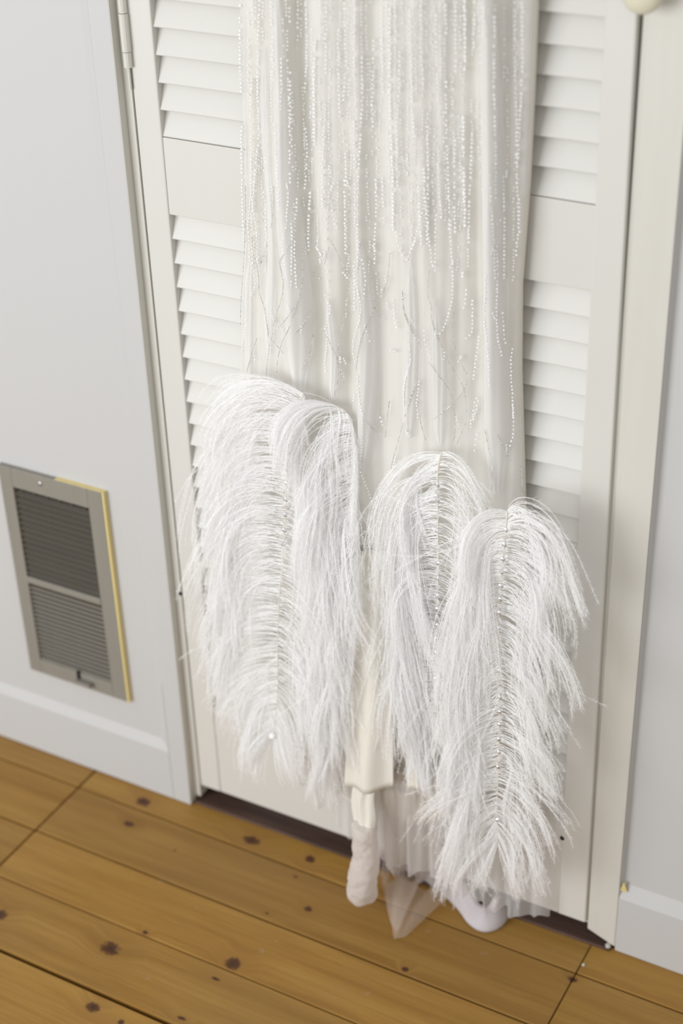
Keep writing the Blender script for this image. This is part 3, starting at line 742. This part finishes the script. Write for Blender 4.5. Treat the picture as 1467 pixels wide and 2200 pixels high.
def feather(label, spine_px, Y, left, right, gems_y=(), seqs=True, quill=0.0013, seed=1, pearl=None, gem_scale=1.0):
    W = np.array([at(x, y, Y) for x, y in spine_px]); W = smooth_path(W, 120)
    fe = empty('ostrich_feather', tuple(W[0])); fe['label'] = label
    keep_parent(fe, dress)
    def sub(o):
        o.parent = fe; o.matrix_parent_inverse = Matrix.Translation(Vector(W[0])).inverted(); return o
    sub(MB().tube(W, list(np.linspace(quill, quill * 0.4, 120)), 6).build('quill', MAT['quill'], None, smooth=True))
    for side, prm in ((-1, left), (1, right)):
        if not prm: continue
        P = barbs(W, side, prm['n'], prm, seed * 10 + side + 1, lift_to=prm.get('lift', 0.02))
        V, Fc = barb_geometry(P, 0.00062, seed * 100 + side, fluff=prm.get('fluff', 0.0056), step=prm.get('step', 0.00095))
        sub(link('barbs', mesh_np('barbs', V, Fc), MAT['barb'], None, 'stuff'))
    px = np.array(smooth_path(spine_px, 400))
    prev = None
    for gy in gems_y:
        x = float(np.interp(gy, px[:, 1], px[:, 0])); p = at(x, gy, Y - 0.0105)
        o = bpy.data.objects.new('rhinestone', GEM); C.objects.link(o); o.location = p; o.scale = (gem_scale,) * 3
        o.rotation_euler = (random.uniform(-0.25, 0.1), random.uniform(0, 1), random.uniform(-0.25, 0.25)); sub(o)
        if prev is not None and seqs and gy - prev < 90:
            ym = (gy + prev) / 2; x = float(np.interp(ym, px[:, 1], px[:, 0])); p = at(x, ym, Y - 0.0085)
            o = bpy.data.objects.new('sequin', SEQ); C.objects.link(o); o.location = p; o.rotation_euler = (random.uniform(-0.2, 0.2), 0, random.uniform(-0.2, 0.2)); sub(o)
        prev = gy
    if pearl:
        p = at(pearl[0], pearl[1], Y - 0.008); r = 0.0052
        prof = [(r * math.sin(a), -r * math.cos(a)) for a in np.linspace(0.05, math.pi - 0.05, 10)]
        sub(MB().lathe(prof, p, n=16).build('pearl', MAT['pearl'], None, smooth=True))
    return fe
feather('large soft feather on the left of the dress', [(652, 846), (628, 900), (618, 940), (616, 1030), (613, 1110), (608, 1190), (600, 1290), (597, 1390), (597, 1480), (587, 1590)], -0.066,
        dict(n=860, L=[(0, .15), (.1, .19), (.35, .22), (.6, .19), (.85, .13), (1, .06)], th=[(0, 32), (.12, 20), (.3, 6), (.7, 0), (.9, -25), (1, -70)], lam=[(0, .095), (.15, .085), (.5, .075), (.75, .065), (1, .05)], lift=0.022),
        dict(n=560, L=[(0, .03), (.08, .06), (.2, .14), (.6, .19), (.85, .13), (1, .065)], th=[(0, -50), (.08, -20), (.3, 5), (.8, -5), (1, -60)], lam=[(0, .010), (.1, .02), (.3, .036), (.6, .046), (1, .04)], lift=0.016),
        gems_y=[941, 973, 1006, 1038, 1072, 1105, 1138, 1168], seed=1, pearl=(586, 1581))
feather('narrow folded feather beside the ivory centre panel', [(700, 868), (735, 878), (756, 920), (764, 1050), (768, 1200), (768, 1330), (756, 1440), (732, 1540), (712, 1610)], -0.060,
        dict(n=880, bias=1.3, L=[(0, .13), (.2, .19), (.6, .18), (.85, .12), (1, .08)], th=[(0, 15), (.1, -12), (.3, -40), (.6, -45), (1, -75)], lam=[(0, .042), (.2, .038), (.5, .032), (.8, .035), (1, .04)], lift=0.03),
        dict(n=200, L=[(0, .09), (.5, .08), (1, .06)], th=[(0, -20), (.15, -62), (.6, -80), (1, -88)], lam=[(0, .016), (1, .008)], dn=[(0, -92), (1, -98)], lift=0.028), seed=2, quill=0.0008)
feather('feather with a bare beaded quill right of the ivory centre panel', [(948, 972), (941, 1010), (940, 1060), (941, 1140), (942, 1210), (941, 1280), (938, 1350), (936, 1420), (936, 1480), (941, 1550), (938, 1610)], -0.060,
        dict(n=720, L=[(0, .16), (.2, .23), (.5, .21), (.8, .14), (1, .06)], th=[(0, -12), (.1, -22), (.25, -2), (.6, 4), (.85, -15), (1, -55)], lam=[(0, .058), (.15, .048), (.4, .036), (.7, .030), (1, .02)], dn=[(0, -100), (1, -95)], lift=0.020),
        dict(n=260, L=[(0, .10), (.3, .11), (1, .06)], th=[(0, 32), (.2, 10), (.6, 0), (1, -45)], lam=[(0, .04), (.3, .04), (1, .03)], lift=0.010),
        gems_y=[1040, 1073, 1140, 1210, 1242, 1279, 1308, 1342, 1372, 1401, 1431, 1458], seed=3)
feather('large feather with a crystal quill on the right of the dress', [(1090, 1098), (1087, 1135), (1082, 1185), (1077, 1245), (1075, 1290), (1072, 1340), (1071, 1400), (1074, 1460), (1073, 1530), (1072, 1600), (1070, 1660), (1068, 1740), (1070, 1815)], -0.078,
        dict(n=860, L=[(0, .18), (.3, .21), (.6, .19), (.8, .165), (.92, .125), (1, .09)], th=[(0, 0), (.1, -20), (.35, -38), (.6, -30), (.8, -20), (1, -70)], lam=[(0, .032), (.15, .030), (.5, .035), (.8, .042), (1, .05)], dn=[(0, -91), (.3, -86), (.6, -82), (1, -84)], lift=0.026),
        dict(n=640, L=[(0, .17), (.12, .15), (.35, .125), (.6, .125), (.85, .13), (1, .09)], th=[(0, 84), (.08, 45), (.2, 5), (.45, 2), (.75, 8), (.92, -20), (1, -65)], lam=[(0, .054), (.15, .048), (.4, .054), (.7, .055), (1, .07)], bias=1.3, lift=0.014),
        gems_y=[1138, 1169, 1200, 1228, 1258, 1287, 1316, 1348, 1410, 1440, 1470, 1497, 1529, 1556, 1588, 1615, 1647, 1761], seqs=True, seed=4, gem_scale=0.9)

# ---- hem pieces and tulle train
def sheet(fn, nu2, nv2, name, mat, label=None, thick=0.0):
    uu, vv = np.meshgrid(np.linspace(0, 1, nu2), np.linspace(0, 1, nv2), indexing='ij')
    P = fn(uu, vv)
    o = dlink(name, mesh_np(name, P.reshape(-1, 3), grid_faces(nu2, nv2)), mat, smooth=True)
    if thick:
        s = o.modifiers.new('thickness', 'SOLIDIFY'); s.thickness = thick; s.offset = 0
    if label: o['label'] = label
    return o
def lerp(a, b, t): return a + (b - a) * t
# ivory satin panels of the underskirt
def quad(a, b_, c, d, u, v):
    u = u[..., None]; v = v[..., None]
    return (a * (1 - u) + b_ * u) * (1 - v) + (c * (1 - u) + d * u) * v
def centre(u, v):
    P = quad(at(768, 1180, -0.050), at(838, 1180, -0.050), at(742, 1688, -0.074), at(846, 1690, -0.070), u, v)
    P[..., 1] -= (0.004 + 0.008 * v) * np.sin(u * math.pi) + 0.003 * np.sin(u * 11 + 2 * v)
    P[..., 2] += 0.002 * np.sin(u * 7 + .6) * v
    return P
sheet(centre, 50, 40, 'centre_panel', MAT['satin'], 'ivory satin centre panel', 0.0012)
def side_panel(u, v):
    P = quad(at(858, 1420, -0.048), at(935, 1420, -0.048), at(876, 1690, -0.062), at(930, 1684, -0.062), u, v)
    P[..., 1] -= 0.006 * np.sin(u * math.pi) * (0.3 + v) + 0.0015 * np.sin(u * 15)
    return P
sheet(side_panel, 40, 30, 'side_panel', MAT['satin'], 'ivory satin panel with a cut hem', 0.0012)
def strip(u, v):
    P = quad(at(757, 1640, -0.070), at(812, 1640, -0.070), at(760, 1797, -0.086), at(803, 1780, -0.086), u, v)
    P[..., 1] -= 0.006 * np.sin(u * math.pi) + 0.0015 * np.sin(u * 14 + 3 * v)
    P[..., 0] += 0.002 * np.sin(v * 9)
    P[..., 2] += 0.003 * np.sin(u * 12) * v
    return P
sheet(strip, 30, 26, 'hem_strip', MAT['satin'], 'ivory strip of cut hem', 0.0012)
# rolled tulle tube standing on the floor
tb = smooth_path([at(783, 1770, -0.085), at(785, 1840, -0.088), at(778, 1900, -0.092), on_floor(776, 1925, 0.020)], 26)
tb[:, 2] = np.maximum(tb[:, 2], 0.016)
tq = MB().tube(tb, list(np.interp(np.linspace(0, 1, 26), [0, .3, .7, .9, 1], [.017, .018, .021, .022, .012])), 20)
o = tq.build('tulle_roll', MAT['train'], None, smooth=True); keep_parent(o, dress); o['label'] = 'rolled blush tulle hem'
o.modifiers.new('sub', 'SUBSURF').levels = 1
tx = bpy.data.textures.new('tulle_wrinkle', 'CLOUDS'); tx.noise_scale = 0.02
dm = o.modifiers.new('wrinkle', 'DISPLACE'); dm.texture = tx; dm.strength = 0.008
# gathered tulle underskirt
def fan(k, x0, x1, ya, yb, ytop, dep):
    g = np.random.default_rng(50 + k); ph = g.uniform(0, 6.28, 8)
    def fn(u, v):
        P = quad(at(x0 + 10, ytop, dep), at(x1 - 10, ytop, dep), on_floor(x0, ya, 0.020), on_floor(x1, yb, 0.020), u, v)
        P[..., 1] += (0.003 + 0.006 * v) * (np.sin(u * 11 + ph[0] + 1.5 * v) + 0.6 * np.sin(u * 24 + ph[1] - v) + 0.3 * np.sin(u * 47 + ph[2]))
        P[..., 0] += 0.004 * v * np.sin(u * 17 + ph[3] + 3 * v)
        P[..., 2] += v ** 2 * (0.012 * np.sin(u * 14 + ph[4]) + 0.010 * np.sin(u * 33 + ph[5]) + 0.006 * np.sin(u * 71 + ph[6]))
        P[..., 2] = np.maximum(P[..., 2], 0.004)
        return P
    return fn
sheet(fan(0, 800, 975, 1862, 1890, 1660, -0.055), 110, 30, 'tulle_layer', MAT['train'], 'gathered blush tulle underskirt')
sheet(fan(1, 812, 950, 1890, 1900, 1700, -0.066), 110, 30, 'tulle_layer', MAT['sheer'], 'sheer gathered tulle layer')
sheet(fan(2, 960, 1180, 1905, 1925, 1700, -0.050), 110, 30, 'tulle_layer', MAT['sheer'], 'sheer gathered tulle layer')
# sheer corner lying on the boards
def corner(u, v):
    a, b_ = on_floor(828, 1900, 0.020), on_floor(975, 1925, 0.018)
    c, d = on_floor(846, 2018, 0.0025), on_floor(872, 2012, 0.0025)
    P = (a * (1 - u[..., None]) + b_ * u[..., None]) * (1 - v[..., None]) + (c * (1 - u[..., None]) + d * u[..., None]) * v[..., None]
    P[..., 2] += 0.014 * np.abs(np.sin(u * 5.5)) * (1 - v) + 0.008 * np.sin(u * math.pi) * np.sin(v * math.pi)
    return P
sheet(corner, 40, 30, 'tulle_corner', MAT['sheer'], 'sheer tulle corner lying on the floorboards')
def corner2(u, v):
    a, b_ = on_floor(815, 1890, 0.022), on_floor(905, 1905, 0.022)
    c, d = on_floor(838, 1985, 0.003), on_floor(852, 2010, 0.003)
    P = (a * (1 - u[..., None]) + b_ * u[..., None]) * (1 - v[..., None]) + (c * (1 - u[..., None]) + d * u[..., None]) * v[..., None]
    P[..., 2] += 0.012 * np.abs(np.sin(u * 7 + 1)) * (1 - v) + 0.004
    return P
sheet(corner2, 40, 30, 'tulle_corner', MAT['sheer'], 'sheer tulle corner lying on the floorboards')
# lilac hem band looping out on the floor
lp = smooth_path([on_floor(872, 1868, 0), on_floor(935, 1905, 0), on_floor(985, 1950, 0), on_floor(1012, 1985, 0), on_floor(1040, 2000, 0), on_floor(1072, 1990, 0), on_floor(1092, 1955, 0), on_floor(1094, 1905, 0), on_floor(1080, 1870, 0)], 70)
def band(u, v):
    i = np.clip((u * 69), 0, 69); i0 = np.clip(i.astype(int), 0, 68); f = (i - i0)[..., None]
    P = lp[i0] * (1 - f) + lp[i0 + 1] * f
    T = lp[i0 + 1] - lp[i0]; T = T / np.linalg.norm(T, axis=-1, keepdims=True)
    Nn = np.stack([T[..., 1], -T[..., 0], np.zeros_like(T[..., 0])], -1)
    H = 0.030
    ang = v * math.pi
    P = P + Nn * (0.010 * np.cos(ang * 1.5) - 0.006)[..., None]
    P[..., 2] = 0.002 + H * np.sin(v * 1.75) * (1 + 0.12 * np.sin(u * 22)) + 0.003 * np.sin(u * 40) * v
    return P
sheet(band, 90, 14, 'hem_loop', MAT['lilac'], 'pale lilac tulle hem looping onto the floor', 0.0014)

# ------------------------------------------------------------------ flakes of paint
def flake(px, py, s, label, onthr):
    p = on_floor(px, py, 0.0035 if onthr else 0.0)
    mb = MB(); n = 6
    ring = [(p[0] + s * math.cos(k * 1.047) * random.uniform(.6, 1.1), p[1] + s * math.sin(k * 1.047) * random.uniform(.5, .9)) for k in range(n)]
    mb.add([(x, y, p[2] + 0.0002) for x, y in ring] + [(x, y, p[2] + s * 0.5 + random.uniform(0, s * .3)) for x, y in ring],
           [tuple(range(n))[::-1], tuple(range(n, 2 * n))] + [(k, (k + 1) % n, n + (k + 1) % n, n + k) for k in range(n)])
    tag(mb.build('paint_flake', MAT['door'], None), label, 'paint flake', 'paint flakes on the floor')
flake(1306, 2034, 0.0055, 'white paint flake in the corner under the right door frame', True)
flake(1253, 2074, 0.0028, 'tiny white paint flake on the floorboard before the door frame', False)
